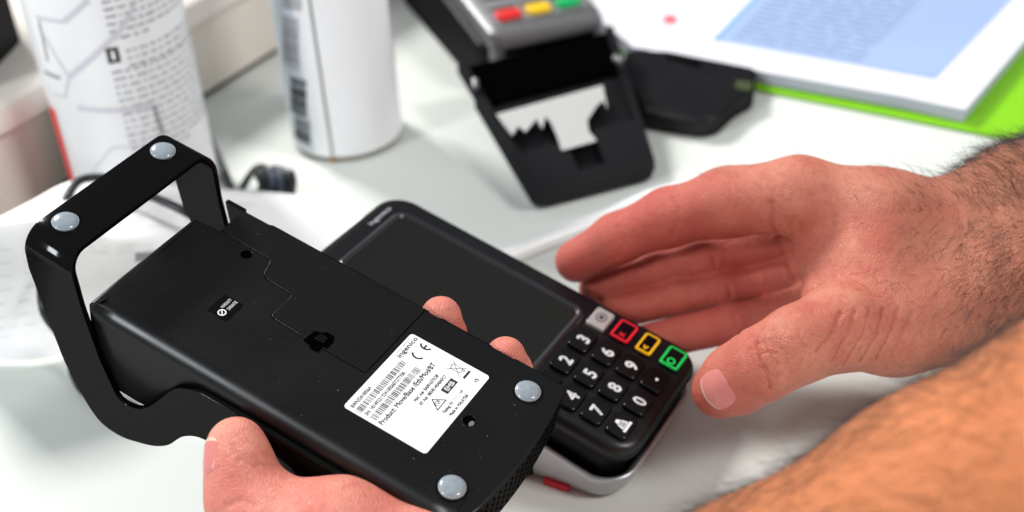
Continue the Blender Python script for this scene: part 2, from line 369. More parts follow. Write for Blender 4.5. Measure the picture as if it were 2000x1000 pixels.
# ------------------------------------------------------------------ grey terminal in the background
o0 = on(1075, 62, 46); e1 = on(1182, 18, 46)-on(958, 66, 46); W2 = np.linalg.norm(e1); ex = e1/W2; ey = np.array([-ex[1], ex[0], 0.])
root = empty('grey_card_terminal', None)
TG = np.array([ex, ey, [0, 0, 1]]).T; tg0 = on(1070, 44, 46)
def G(x, y, z): return tuple(tg0*np.array([1, 1, 0]) + TG @ np.array([x, y, z]))
def gprism(mb, P, zf0, zf1, b=0., mi=0):
    N = normals(P); rings = []
    for ins, f_ in (((0, zf0),) + ((((0, lambda x, y: zf1(x, y)-b), (b*.3, lambda x, y: zf1(x, y)-b*.3), (b, zf1))) if b else ((0, zf1),))):
        rings.append([G(p[0]-q[0]*ins, p[1]-q[1]*ins, f_(p[0], p[1])) for p, q in zip(P, N)])
    mb.loft(rings, mi=mi)
hw = W2/2
slope = lambda x, y: 46+.10*y
mb = MB(); gprism(mb, rrect(-hw-5, hw+3, 7, 190, 8), lambda x, y: 1, lambda x, y: slope(x, y)-11.5, 4); mb.build('lower_body', M_dkey, root)
mb = MB(); gprism(mb, rrect(-hw, hw, -2, 195, 9), lambda x, y: slope(x, y)-11, slope, 6); mb.build('top_shell', M_grey, root)
mb = MB(); gprism(mb, rrect(-hw+.4, hw-.4, -1.4, 9, 5), lambda x, y: slope(x, y)-25, lambda x, y: slope(x, y)-6.5, 0); mb.build('front_nose', M_grey, root)
mb = MB(); gprism(mb, rrect(-hw+6, hw-6, 8, 190, 4), lambda x, y: slope(x, y)+.05, lambda x, y: slope(x, y)+.8, .4); mb.build('key_panel', M_keygy, root)
kw = (2*hw-18)/3
for j, (m_) in enumerate((M_keyr, M_keyy, M_keyg)):
    x0 = -hw+9+j*kw; mb = MB(); gprism(mb, rrect(x0+2, x0+kw-2, 11, 22, 3), lambda x, y: slope(x, y)+.9, lambda x, y: slope(x, y)+4, 1.5); k_ = mb.build('key', m_, root)
    tag(k_, ['red key', 'yellow key', 'green key'][j])
for r_ in range(2):
    for j in range(3):
        x0 = -hw+9+j*kw; mb = MB(); gprism(mb, rrect(x0+2, x0+kw-2, 27+r_*15, 37+r_*15, 3), lambda x, y: slope(x, y)+.9, lambda x, y: slope(x, y)+3.2, 1.2); mb.build('key', M_keygy, root)
mb = MB(); mb.add([G(-hw+9, -2.3, 34), G(hw-9, -2.3, 34), G(hw-9, -2.3, 29.5), G(-hw+9, -2.3, 29.5)], [(0, 1, 2, 3)]); mb.build('card_slot', M_hole, root)
# open printer door in front: a black tray sloping down to the table
def tray(px, py, z): return on(px, py, z)
fr = [(926, 196, 26), (1214, 124, 26), (1279, 334, 8), (1044, 394, 8)]
A, B, C_, D_ = [on(*p) for p in fr]
def tp(u, v, h=0): 
    p = (A*(1-u)+B*u)*(1-v)+(D_*(1-u)+C_*u)*v; return tuple(p+np.array([0, 0, h]))
def tpoly(mb, uv, h0, h1, mi=0): 
    mb.loft([[tp(u, v, h0) for u, v in uv], [tp(u, v, h1) for u, v in uv]], mi=mi)
mb = MB(); tpoly(mb, roundpoly([(0, 0, .01), (1, 0, .01), (1, 1, .07), (0, 1, .07)], .07), -5, 0); mb.build('printer_door', M_dkey, root)
mb = MB()
for uv in ([(0, -.3), (.05, -.3), (.05, 1), (0, 1)], [(.95, -.3), (1, -.3), (1, 1), (.95, 1)], [(.05, .93), (.95, .93), (.95, 1), (.05, 1)], [(.05, .66), (.40, .66), (.40, .93), (.05, .93)], [(.62, .62), (.95, .62), (.95, .93), (.62, .93)]): tpoly(mb, uv, .05, 7)
mb.build('door_rim', M_dkey, root)
mb = MB(); tpoly(mb, [(.05, -.30), (.95, -.30), (.95, .10), (.05, .10)], -5, 3); mb.build('paper_bay', M_hole, root)
mb = MB()
pn = np.cross(B-A, D_-A); pn /= np.linalg.norm(pn); pn *= np.sign(pn[2])
def onp(px, py, h): d = M @ ray(px, py); return CAM+d*(((A+pn*h-CAM)@pn)/(d@pn))
pp = [(969, 223), (1177, 166), (1187, 214), (1178, 196), (1166, 206), (1147, 235), (1150, 256), (1166, 275), (1097, 294), (1089, 269), (1076, 239), (1065, 227), (1059, 252), (1048, 232), (1038, 244), (1026, 258), (1013, 246), (1000, 265), (984, 244)]
mb.loft([[tuple(onp(px, py, h)) for px, py in pp] for h in (7.6, 8.0)]); mb.build('paper_piece', M_bay, root)
mb = MB(); mb.tube([tp(.93, .10, 13), tp(.97, .16, 13)], 2.6, 10); mb.build('hinge_pin', M_grey, root)
mb = MB(); mb.tube([tp(.03, -.05, 10), tp(.01, .02, 10)], 2.2, 10); mb.build('hinge_pin', M_grey, root)
tag(root, 'grey and black card terminal with red, yellow and green keys and its printer door open', 'card terminal')

# ------------------------------------------------------------------ receipt paper curl
rows = [
 [(-120, 470, 60), (-20, 432, 62), (60, 392, 60), (130, 356, 52), (200, 346, 34), (300, 354, 28), (440, 368, 22), (560, 378, 16), (640, 390, 12), (705, 418, 8), (760, 470, 6)],
 [(-120, 485, 74), (-20, 440, 78), (60, 420, 76), (130, 415, 66), (200, 415, 48), (300, 412, 42), (430, 420, 32), (540, 440, 22), (630, 470, 14), (700, 500, 8), (760, 540, 6)],
 [(-120, 500, 74), (-20, 455, 78), (60, 448, 75), (130, 458, 64), (200, 468, 48), (300, 464, 42), (420, 462, 32), (520, 500, 22), (600, 540, 14), (680, 570, 8), (740, 600, 6)],
 [(-120, 560, 50), (-20, 540, 50), (60, 530, 48), (130, 530, 44), (200, 526, 34), (300, 516, 28), (420, 520, 20), (520, 550, 12), (600, 590, 8), (680, 620, 6), (740, 650, 5)],
 [(-120, 640, 16), (-20, 635, 17), (60, 625, 18), (130, 608, 17), (200, 575, 15), (280, 552, 12), (400, 560, 8), (520, 590, 6), (600, 620, 5), (680, 650, 4), (740, 680, 4)],
 [(-120, 690, 6), (-20, 690, 6), (60, 688, 6), (130, 660, 7), (190, 606, 8), (270, 572, 6), (390, 580, 5), (520, 610, 4), (600, 640, 3), (680, 670, 3), (740, 700, 3)],
 [(-120, 700, 4), (-20, 702, 4), (60, 701, 4), (140, 676, 5), (200, 620, 6), (275, 582, 5), (390, 590, 4), (520, 620, 3), (600, 650, 2.5), (680, 680, 2.5), (740, 710, 2.5)]]
gr = [catmull([on(*p) for p in r_], 6) for r_ in rows]; ncol = len(gr[0])
cols = [catmull([gr[r_][c_] for r_ in range(len(gr))], 6) for c_ in range(ncol)]
mb = MB(); nr_ = len(cols[0]); v = [tuple(p) for c_ in cols for p in c_]; f = []
for i in range(ncol-1):
    for j in range(nr_-1): f.append((i*nr_+j, (i+1)*nr_+j, (i+1)*nr_+j+1, i*nr_+j+1))
mb.add(v, f); rp = mb.build('receipt_paper', M_paper); 
md = rp.modifiers.new('s', 'SOLIDIFY'); md.thickness = .00025
tag(rp, 'long curled strip of white receipt paper behind the held cradle', 'receipt')
mb = MB()
def patch(i0, i1, j0, j1, mi=0):
    for i in range(i0, i1):
        a_, b_ = cols[i], cols[i+1]; up = np.array([0, -.3, .5])
        def pt(c_, j): k = int(j); t = j-k; return tuple(c_[k]*(1-t)+c_[min(k+1, nr_-1)]*t+up)
        mb.add([pt(a_, j0), pt(b_, j0), pt(b_, j1), pt(a_, j1)], [(0, 1, 2, 3)], mi)
for k in range(12): 
    j = 3+k*1.05; i = 20+rnd.randint(0, 3)
    if 10 < j < 13: continue
    while i < 38: 
        l = rnd.randint(1, 3); patch(i, i+l, j, j+.22); i += l+1
for k in range(8):
    j = 15+k*1.6; i = 7
    while i < 17: l = rnd.randint(1, 2); patch(i, i+l, j, j+.16); i += l+rnd.randint(1, 2)
fp = mb.build('faded_print', M_paperink, rp); tag(fp, kind='stuff')
mb = MB(); patch(28, 31, 15.2, 17.2); mb.build('printed_block', M_text, rp)

# ------------------------------------------------------------------ black power cable
mb = MB()
path = catmull([on(560, 560, 26), on(470, 470, 40), on(380, 424, 50), on(345, 405, 54), on(300, 385, 56), on(230, 352, 56), on(180, 347, 58), on(150, 357, 60), on(130, 388, 60), on(104, 440, 60), on(84, 500, 52), (on(84, 600, 40)), on(118, 655, 22), on(136, 692, 12), on(146, 735, 5), on(172, 770, 3), on(240, 790, 3)], 8)
mb.tube(path, 2.3, 10)
path = catmull([on(395, 240, 3), on(425, 305, 3), on(440, 338, 3), on(455, 372, 3), on(468, 378, 4), on(480, 355, 10), on(500, 328, 14), on(520, 330, 14), on(528, 352, 10), on(530, 385, 5)], 8)
mb.tube(path, 2.2, 10)
pc = mb.build('cord', M_cable)
pc.name = 'power_cable'; tag(pc, 'black power cable looping round the receipt paper to a small coil', 'cable')
mb = MB()
for k in range(7):
    px = 506+k*9.5; c_ = [on(px, 340+abs(k-3)*2, 12), on(px+3, 330+abs(k-3)*3, 17), on(px+7, 346+abs(k-3)*2, 14), on(px+6, 372, 5), on(px, 378, 3)]
    mb.tube(catmull(c_, 5), 2.6 if k % 2 else 3.0, 8, mi=1 if k in (2, 4) else 0)
mb.build('coil', [M_cable, M_cablesh], pc)

# ------------------------------------------------------------------ touch-screen terminal on the table
root = empty('touch_terminal', mw(RT, TT))
tag(root, 'black card terminal with a large screen and keypad on the table under the right hand', 'card terminal')
nz = RT.T @ np.array([0, 0, 1.]); hz = float(TT[2])
def ztab(x, y, h=0): return (h-hz-nz[0]*x-nz[1]*y)/nz[2]      # local z of a point h above the table
out = rrect(-124, 48.5, -13, 65, [13, 15, 15, 13], 8)
Nn = normals(out)
def ring(ins, zf): return [(p[0]-q[0]*ins, p[1]-q[1]*ins, zf(p[0]-q[0]*ins, p[1]-q[1]*ins)) for p, q in zip(out, Nn)]
# lower body, black, from the table to the cap
mb = MB(); mb.loft([ring(9, lambda x, y: ztab(x, y, 3)), ring(4.5, lambda x, y: ztab(x, y, 5)), ring(3.2, lambda x, y: -9.8)]); mb.build('lower_body', M_side, root)
# upper cap with bevelled rim
mb = MB(); rr = []
for ins, z in ((3, -9.7), (1.2, -9.2), (.4, -7), (0, -4.5), (.5, -2.6), (1.5, -1.1), (3.2, -.25), (4.6, 0)): rr.append(ring(ins, lambda x, y, z=z: z))
gl = rrect(-109, -10, 1.5, 50.5, 4, 8)
mb.loft(rr); mb.build('bezel', M_bezel, root)
# raised rim round the screen
mb = MB(); fr1 = rrect(-112.5, -7, -2, 54, 7, 8); n1 = normals(fr1)
o2 = [[(p[0]-q[0]*i_, p[1]-q[1]*i_, z) for p, q in zip(fr1, n1)] for i_, z in ((0, .02), (.8, .9), (1.8, 1.3), (2.7, 1.0), (3.6, .25), (4.0, .1))]
mb.loft(o2, False, False); mb.build('screen_rim', mat('rim_plastic', (.012, .012, .016), .28, spec=.8), root)
mb = MB(); prism(mb, rrect(-109.3, -9.7, 1.0, 51, 4, 8), .05, .3, 0); mb.build('screen', M_glass, root)
mb = MB(); P = rrect(-112, 11, -17.5, 30, 7, 6); Np = normals(P)
mb.loft([[(p[0]-q[0]*i_, p[1]-q[1]*i_, ztab(p[0], p[1], h_)) for p, q in zip(P, Np)] for i_, h_ in ((2, .3), (0, 2.5), (.2, 8), (2, 11), (5, 12))]); mb.build('shade_block', M_side, root)  # black block added where the cradle's shadow darkens the table
# silver base shell round the foot
def sm(t): t = max(0, min(1, t)); return t*t*(3-2*t)
mb = MB()
def top_z(x, y):
    near = sm((26-y)/20.); front = ztab(x, y, 13.5)
    rise = -11-3*sm((x-10)/30)
    return front*(1-near*sm((34-x)/30))+rise*near*sm((34-x)/30)
mb.loft([ring(4, lambda x, y: ztab(x, y, .6)), ring(1.0, lambda x, y: ztab(x, y, 1.2)), ring(-.6, lambda x, y: ztab(x, y, 4.5)), ring(-1.6, lambda x, y: max(top_z(x, y)-2.2, ztab(x, y, 5))), ring(-1.2, lambda x, y: top_z(x, y)-.5), ring(-.3, top_z), ring(1.0, lambda x, y: top_z(x, y)-.4), ring(2.4, lambda x, y: top_z(x, y)-3)], True, False)
mb.build('base_shell', M_silver, root)
mb = MB(); mb.loft([ring(2.6, lambda x, y: top_z(x, y)-3.2), ring(6, lambda x, y: max(top_z(x, y)-3.4, ztab(x, y, 6)))], False, False); mb.build('gap', M_hole, root)
mb = MB(); P = rrect(16, 28, -14.6, -10, 1.4, 4); mb.loft([[(x, y, ztab(x, y, h)) for x, y in P] for h in (.2, 3.2)]); mb.build('red_tab', M_red, root)
# keys
KX, KY = 12.3, 17.0
DR, DU = (0, 1), (-1, 0)
lab = {(0, 0): '1', (0, 1): '2', (0, 2): '3', (1, 0): '4', (1, 1): '5', (1, 2): '6', (2, 0): '7', (2, 1): '8', (2, 2): '9', (3, 1): '0'}
for i in range(4):
    for j in range(3):
        cx, cy = i*KX, j*KY
        mb = MB(); prism(mb, rrect(cx-5.0, cx+5.0, cy-7.1, cy+7.1, 2.2, 5), -.2, 2.0, .8)
        k_ = mb.build('key', M_key, root)
        mb = MB(); z = 2.05
        if (i, j) in lab: put_text(mb, lab[(i, j)], (cx, cy), DR, DU, height=6.0, z=z, mid=True, bold=.26)
        elif j == 2: mb.add([(cx+.6+.7*math.cos(t), cy+.9*math.sin(t), z) for t in [math.pi*k/6 for k in range(12)]], [tuple(range(12))])
        else:                                             # printer symbol
            quad(mb, (cx+3.2, cy-3.6), (cx+3.2, cy+3.6), (cx+1.9, cy+3.6), (cx+1.9, cy-3.6), z)
            mb.add([(cx+1.6, cy-2.7, z), (cx+1.6, cy+2.7, z), (cx-1.2, cy+2.0, z), (cx-1.2, cy-2.0, z)], [(0, 1, 2, 3)])
            mb.add([(cx-1.4, cy-1.6, z), (cx-1.4, cy+1.6, z), (cx-3.2, cy+.8, z), (cx-3.2, cy-.8, z)], [(0, 1, 2, 3)])
            for q_ in (-.5, .4, 1.1): quad(mb, (cx+q_, cy-1.5), (cx+q_, cy+1.5), (cx+q_-.35, cy+1.5), (cx+q_-.35, cy-1.5), z+.06, 1)
        mb.build('symbol', [M_white, M_ink], k_, smooth=False)
YF = 52.4
for i, (m_, nm) in enumerate(((None, 'brushed metal function key'), (M_rline, 'cancel key outlined in red'), (M_yline, 'correction key outlined in yellow'), (M_gline, 'confirm key outlined in green'))):
    cx = i*KX+(0 if i < 3 else .8); x0, x1 = cx-(4.6 if i != 2 else 3.9), cx+(4.6 if i != 2 else 3.9); y0, y1 = YF-7, YF+6.2
    mb = MB(); prism(mb, rrect(x0, x1, y0, y1, 1.4, 5), -.2, 1.9, .7); k_ = mb.build('function_key', M_metalkey if i == 0 else M_key, root); tag(k_, nm)
    mb = MB(); z = 1.95
    if i == 0:
        for q_, (r0, mi) in enumerate(((2.7, 0), (1.9, 1), (1.2, 2))): mb.add([(cx+r0*math.cos(t), YF+r0*1.25*math.sin(t), z+.03*q_) for t in [math.pi*k/12 for k in range(24)]], [tuple(range(24))], mi)
        mb.build('symbol', [M_grey, M_metalkey, mat('sensor_blue', (.03, .06, .1), .3)], k_, smooth=False)
    else:
        oo = rrect(x0+.15, x1-.15, y0+.15, y1-.15, 1.3, 5); nn = normals(oo)
        mb.loft([[(p[0]+q[0]*.2, p[1]+q[1]*.2, 1.2) for p, q in zip(oo, nn)], [(p[0], p[1], z) for p in oo], [(p[0]-q[0]*.95, p[1]-q[1]*.95, z+.02) for p, q in zip(oo, nn)]], False, False)
        if i == 1: put_text(mb, 'X', (cx+.2, YF-3.4), DR, DU, height=2.7, z=z, mid=True, bold=.2)
        if i == 2: put_text(mb, '<', (cx, YF-3.4), DR, DU, height=3.2, z=z, mid=True, bold=.25)
        if i == 3:
            a_ = [[(cx+r_*1.0*math.cos(t), YF-3.3+r_*1.1*math.sin(t), z) for t in [math.pi*k/10 for k in range(20)]] for r_ in (2.0, 1.2)]; mb.loft(a_, False, False)
        mb.build('symbol', m_, k_, smooth=False)
mb = MB(); put_text(mb, 'ingenico', (-115.5, 34), DR, DU, width=17, height=2.6, z=.15); mb.build('maker_lettering', M_lines, root, smooth=False)

# ------------------------------------------------------------------ held cradle (upside down)
root = empty('terminal_cradle', mw(RB, TB))
tag(root, 'black charging cradle held upside down, showing its white rating label and round feet', 'charging cradle')
P = []; bev = []
def op(x, y, b): P.append((x, y)); bev.append(b)
for k in range(17): op(1+161*k/16, -38.0, 8.0)
for k in range(1, 7): a_ = -math.pi/2+math.pi/2*k/6*.9; op(162+3.6*math.cos(a_), -34.6+3.4*math.sin(a_), 8.0*(1-k/6)+.9*k/6)
for k in range(1, 12): y = -33+66*k/12; op(168.8-2.6*(y/33)**2, y, .9)
for k in range(0, 7): a_ = math.pi/2*k/6; op(162.4+3.6*math.cos(a_), 34.4+3.6*math.sin(a_), .9)
for k in range(1, 13): op(162-149.5*k/12, 38.0, .9)
op(12.4, 23.0, .9); op(8, 22.7, .9); op(.8, 22.2, .9); op(0, 21.5, .9); op(0, 0, .9); op(0, -20, .9); op(0, -37, 2.)
Nn2 = normals(P)
zb = lambda x: -23-21*sm((62-x)/36)
mb = MB(); rings = [[(p[0]-q[0]*2, p[1]-q[1]*2, zb(p[0])) for p, q in zip(P, Nn2)], [(p[0], p[1], zb(p[0])+2) for p, q in zip(P, Nn2)]]
for k in range(9):
    a_ = math.pi/2*k/8; rings.append([(p[0]-q[0]*b_*(1-math.cos(a_)), p[1]-q[1]*b_*(1-math.cos(a_)), -b_*(1-math.sin(a_))) for p, q, b_ in zip(P, Nn2, bev)])
rings.append([(p[0]-q[0]*(b_+1.2), p[1]-q[1]*(b_+1.2), 0) for p, q, b_ in zip(P, Nn2, bev)])
mb.loft(rings); mb.build('body', M_black, root, ang=50)
# door panel and its catch
mb = MB(); DP = roundpoly([(12.7, 22.9), (38.6, 22.4, 2), (41.4, 13, 3), (56.7, 12.1, 2), (56.9, -1.9, 2), (74, -2.6), (101.2, -2.8, 1), (101.5, 37.7, .6), (12.7, 37.7, .6)], 1)
prism(mb, DP, -.2, .38, .18); mb.build('cover_door', M_black, root, ang=60)
def groove(mb, P, w, z):                                     # dark joint line
    for a_, b_ in zip(P[:-1], P[1:]):
        a_ = np.array(a_); b_ = np.array(b_); d = (b_-a_)/np.linalg.norm(b_-a_); n_ = np.array([-d[1], d[0]])*w/2
        quad(mb, a_-n_-d*.1, b_-n_+d*.1, b_+n_+d*.1, a_+n_-d*.1, z)
mb = MB(); groove(mb, [(p[0], p[1]) for p in DP[5:-9]], .5, .03); mb.build('joint', M_hole, root, smooth=False)
mb = MB(); prism(mb, roundpoly([(74, -4), (74.5, 2.4), (78, 3.4), (78, 4.6), (82, 4.6), (83.5, 2), (83.5, -2), (81.5, -2.4), (81.5, -5.2), (77.5, -5.4), (77.5, -4)], .5), .30, .5); mb.build('catch_hole', M_hole, root)
mb = MB(); prism(mb, rrect(77, 80.8, -1.0, 2.4, .5), .5, .9, .25); mb.build('catch', M_gloss, root)
def disc(mb, c, r, z, n=28, mi=0): mb.add([(c[0]+r*math.cos(2*math.pi*k/n), c[1]+r*math.sin(2*math.pi*k/n), z) for k in range(n)], [tuple(range(n))], mi)
def torus_ring(mb, c, r, w, z, mi=0, n=32):
    mb.loft([[(c[0]+(r+a_)*math.cos(2*math.pi*k/n), c[1]+(r+a_)*math.sin(2*math.pi*k/n), z+h) for k in range(n)] for a_, h in ((-w, 0), (-w*.4, .18), (w*.4, .18), (w, 0))], False, False, mi=mi)
mb = MB(); disc(mb, (29.1, 18.7), 2.3, .06); mb.build('screw_hole', M_hole, root)
mb = MB(); disc(mb, (144.1, 1.6), 2.5, .06); torus_ring(mb, (144.1, 1.6), 2.7, .35, .02, 1); mb.add([(145.4+.9*math.cos(t), .9+1.4*math.sin(t), .12) for t in [math.pi*k/6 for k in range(12)]], [tuple(range(12))], 2); mb.build('screw_hole', [M_hole, M_side, M_screw], root)
# feet
def foot(c, z0):
    mb = MB(); n = 32; torus_ring(mb, c, 5.5, .35, z0+.02, 1); rings = []
    for r_, h in ((4.85, 0), (4.85, .7), (4.6, 1.1), (4.0, 1.45), (3, 1.75), (1.8, 1.95), (.6, 2.02)): rings.append([(c[0]+r_*math.cos(2*math.pi*k/n), c[1]+r_*math.sin(2*math.pi*k/n), z0+h) for k in range(n)])
    mb.loft(rings); torus_ring(mb, c, 4.7, .25, z0+.75, 2); mb.build('foot', [M_foot, M_gloss, M_footedge], root)
foot((154.6, -27.0), 0); foot((154.6, 26.6), 0); foot((-19.0, -26.6), 21.6); foot((-19.0, 26.6), 21.6)
# vent holes at the end wall
mb = MB()
for i in range(17):
    y = -31+i*3.85; xw = 168.8-2.6*(y/33)**2
    for j in range(5):
        z = -4.2-j*3.4; mb.add([(xw+.12, y+.85*math.cos(t)*.8, z+1.15*math.sin(t)) for t in [math.pi*k/6 for k in range(12)]], [tuple(range(12))])
o = mb.build('vent_holes', M_hole, root, smooth=False)
# glossy bracket: bar over the top, two side plates
zt = 21.6; th = 2.6
def xo(z): return float(np.interp(z, [-69, -62, -40, -20, 3.6, 22], [2, -4, -13.7, -19.1, -26, -27.3]))
def xi(z): return float(np.interp(z, [-44, -26, -1.7, 13, 22], [13.4, 6, -.6, -3.2, -5.8]))
path = []; yh = 40.6; rr_ = 9.5
for z in np.linspace(-16, zt-rr_, 8): path.append((-yh, z, -1, 0))
for k in range(1, 9): a_ = math.pi/2*k/8; path.append((-yh+rr_*(1-math.cos(a_)), zt-rr_+rr_*math.sin(a_), -math.cos(a_), math.sin(a_)))
for k in range(1, 10): path.append((-yh+rr_+(2*yh-2*rr_)*k/10, zt, 0, 1))
for k in range(0, 9): a_ = math.pi/2*(1-k/8); path.append((yh-rr_*(1-math.cos(a_)), zt-rr_+rr_*math.sin(a_), math.cos(a_), math.sin(a_)))
for z in np.linspace(zt-rr_, -20, 10)[1:]: path.append((yh, z, 1, 0))
mb = MB(); rings = []
for y, z, ny, nz_ in path:
    a_, b_ = xo(z), xi(z); sec = []
    for x, d in ((a_+.7, 0), (a_+.2, .2), (a_, .7), (a_, th-.5), (a_+.4, th), (b_-.4, th), (b_, th-.5), (b_, .7), (b_-.2, .2), (b_-.7, 0)): sec.append((x, y-ny*d, z-nz_*d))
    rings.append(sec)
mb.loft(rings)
side = [(-21.6, -9), (-19.3, -20), (-13.7, -40.3), (-3.9, -60, 12), (3, -68, 8), (14, -68.5, 8), (30, -61.4, 8), (38, -55, 6), (46, -42, 8), (54, -36, 6), (70, -35), (110, -33), (140, -28), (160, -22, 5), (163, -12, 4), (161, -8.6, 2), (122, -8.4), (75, -8.4), (53, -9, 5), (43, -15, 6), (30.9, -35, 6), (24, -43, 6), (14, -45, 6), (6, -26.3), (1.2, -9)]
sp = roundpoly(side, .6); N_ = normals(sp); rings = []
for ins, y in ((0, -38.2), (0, -40.3), (.12, -40.48), (.3, -40.56), (1.4, -40.56)): rings.append([(p[0]-q[0]*ins, y, p[1]-q[1]*ins) for p, q in zip(sp, N_)])
mb.loft(rings); mb.build('bracket', M_gloss, root, ang=35)
mb = MB(); fs = roundpoly([(-18, -20), (3, -20), (14, -14, 3), (24, -2, 3), (160, -3, 3), (160, -20, 3), (60, -24), (45, -44, 5), (0, -50, 8)], .6)
mb.loft([[(x, 38.15, z) for x, z in fs], [(x, 40.4, z) for x, z in fs]]); mb.build('far_side_plate', M_gloss, root)
mb = MB(); mb.loft([[(x, y, z) for x, z in [(3, -.5), (12.3, -.5), (12.3, -22), (8, -22)]] for y in (37.9, 39.9)]); mb.build('hinge_block', M_gloss, root)
# warranty sticker
mb = MB(); prism(mb, rrect(36.4, 45.6, -14.2, -3.2, 1.2, 4), .04, .16, .05); torus = mb.build('warranty_sticker', M_gloss, root)
mb = MB(); c = (41.6, -11.4)
mb.loft([[(c[0]+r_*math.cos(t), c[1]+r_*math.sin(t), .2) for t in [math.pi*k/12 for k in range(24)]] for r_ in (1.7, 1.15)], False, False)
groove(mb, [(c[0]+1, c[1]-1), (c[0]-1, c[1]+1)], .5, .21)
put_text(mb, 'WARRANTY', (40.6, -9.6), DR, DU, width=5.6, height=1.5, z=.2); put_text(mb, 'GARANTIE', (43.0, -8.9), DR, DU, width=5.2, height=1.5, z=.2)
mb.build('sticker_print', M_white, torus, smooth=False)
mb = MB(); rd = random.Random(5)
for k in range(60):
    x = rd.uniform(3, 163); y = rd.uniform(-34, 36); r_ = rd.uniform(.04, .10)
    if 102 < x < 141 and -22 < y < 26: continue
    a0_ = rd.uniform(0, 3); L = r_*rd.choice([1, 1, 2, 5]); dx, dy = math.cos(a0_), math.sin(a0_)
    mb.add([(x-dx*L+dy*r_, y-dy*L-dx*r_, .45), (x+dx*L+dy*r_*.5, y+dy*L-dx*r_*.5, .45), (x+dx*L-dy*r_*.5, y+dy*L+dx*r_*.5, .45), (x-dx*L-dy*r_, y-dy*L+dx*r_, .45)], [(0, 1, 2, 3)])
du = mb.build('dust', mat('dust_grey', (.16, .16, .15), .9), root, smooth=False); tag(du, kind='stuff')
# rating label
mb = MB(); prism(mb, rrect(104, 139.5, -20.6, 24.2, 1.4, 5), .03, .12, 0); lb = mb.build('rating_label', M_label, root)
mb = MB(); z = .14
def T(s_, x, y0, y1, h, b_=0.): put_text(mb, s_, (x, y0), DR, DU, width=y1-y0, height=h, z=z, bold=b_)
T('ingenico', 107.6, 11.2, 23.4, 2.1, .09); groove(mb, [(105.1, 12.4), (105.1, 20.5)], .18, z)
def arc(c, r, w, a0, a1, n=18): mb.loft([[(c[0]+q*math.cos(a0+(a1-a0)*k/n), c[1]+q*math.sin(a0+(a1-a0)*k/n), z) for k in range(n+1)] for q in (r-w/2, r+w/2)], False, False, closed=False)
arc((112.0, 17.3), 2.45, .8, math.radians(-22), math.radians(-158)); arc((112.0, 23.0), 2.45, .8, math.radians(-22), math.radians(-158)); groove(mb, [(112, 20.6), (112, 22.6)], .8, z)
def bars(x0, x1, y0, y1, sd):
    r_ = random.Random(sd); y = y0
    while y < y1:
        w = r_.choice([.18, .18, .36, .5]); quad(mb, (x0, y), (x1, y), (x1, min(y+w, y1)), (x0, min(y+w, y1)), z); y += w+r_.choice([.2, .2, .4])
bars(108.3, 111.0, -19.6, 10.6, 1); bars(114.3, 117.2, -18.8, 11.2, 2)
T('BWN32410056A', 107.4, -18.9, -7.2, 1.6, .07)
T('SN: 18149221324100560727770O'.replace('O', '0'), 113.4, -18.8, 6.2, 1.6, .07)
T('Product: Move/Base /Eth/Mod/BT', 120.2, -19.0, 16.6, 2.2, .09)
T('MAC Adr: BA0016275C8F', 123.9, -2.8, 12.9, 1.4, .07); T('BT Adr: 0B54E140ABAFC7', 126.4, -2.9, 14.2, 1.4, .07)
T('Rating: 5V', 135.2, -.8, 5.2, 1.4, .07); T('1A', 135.2, 10.6, 12.2, 1.4, .07); groove(mb, [(134.3, 6.2), (134.3, 9.6)], .14, z)
for k in range(3): groove(mb, [(135.0, 6.2+k*1.25), (135.0, 7.1+k*1.25)], .14, z)
T('Made in: MALAYSIA', 137.8, -.5, 11.6, 1.4, .07); T('I5', 136.9, 18.6, 20.4, 1.4, .07)
quad(mb, (128.0, 7.2), (131.2, 7.2), (131.2, 14.6), (128.0, 14.6), z); quad(mb, (131.4, 17.3), (132.4, 17.3), (132.4, 21.8), (131.4, 21.8), z)
# compliance tick in a triangle
for a_, b_ in (((127.9, 1.6), (132.2, 4.6)), ((132.2, 4.6), (132.2, -1.4)), ((132.2, -1.4), (127.9, 1.6))): groove(mb, [a_, b_], .42, z)
arc((130.7, 1.4), 1.15, .3, math.radians(60), math.radians(330)); groove(mb, [(130.2, .9), (131.2, 1.5), (129.6, 2.6)], .28, z+.01)
# crossed-out bin
for a_, b_ in (((124.2, 17.3), (130.3, 22.2)), ((130.3, 16.9), (124.2, 22.4)), ((125.2, 18.2), (125.2, 21.6)), ((125.4, 18.4), (129.4, 18.8)), ((125.4, 21.3), (129.4, 20.9)), ((129.4, 18.7), (129.4, 21.0)), ((124.6, 19.2), (124.6, 20.6))): groove(mb, [a_, b_], .24, z)
arc((129.9, 20.6), .45, .3, 0, 2*math.pi)
# blank white square with a thin frame where the two-dimensional code was
mb.build('label_print', M_ink, lb, smooth=False)
mb = MB(); z = .2; T('EMB', 130.55, 8.5, 13.4, 1.9, .09); mb.build('reversed_print', M_white, lb, smooth=False)

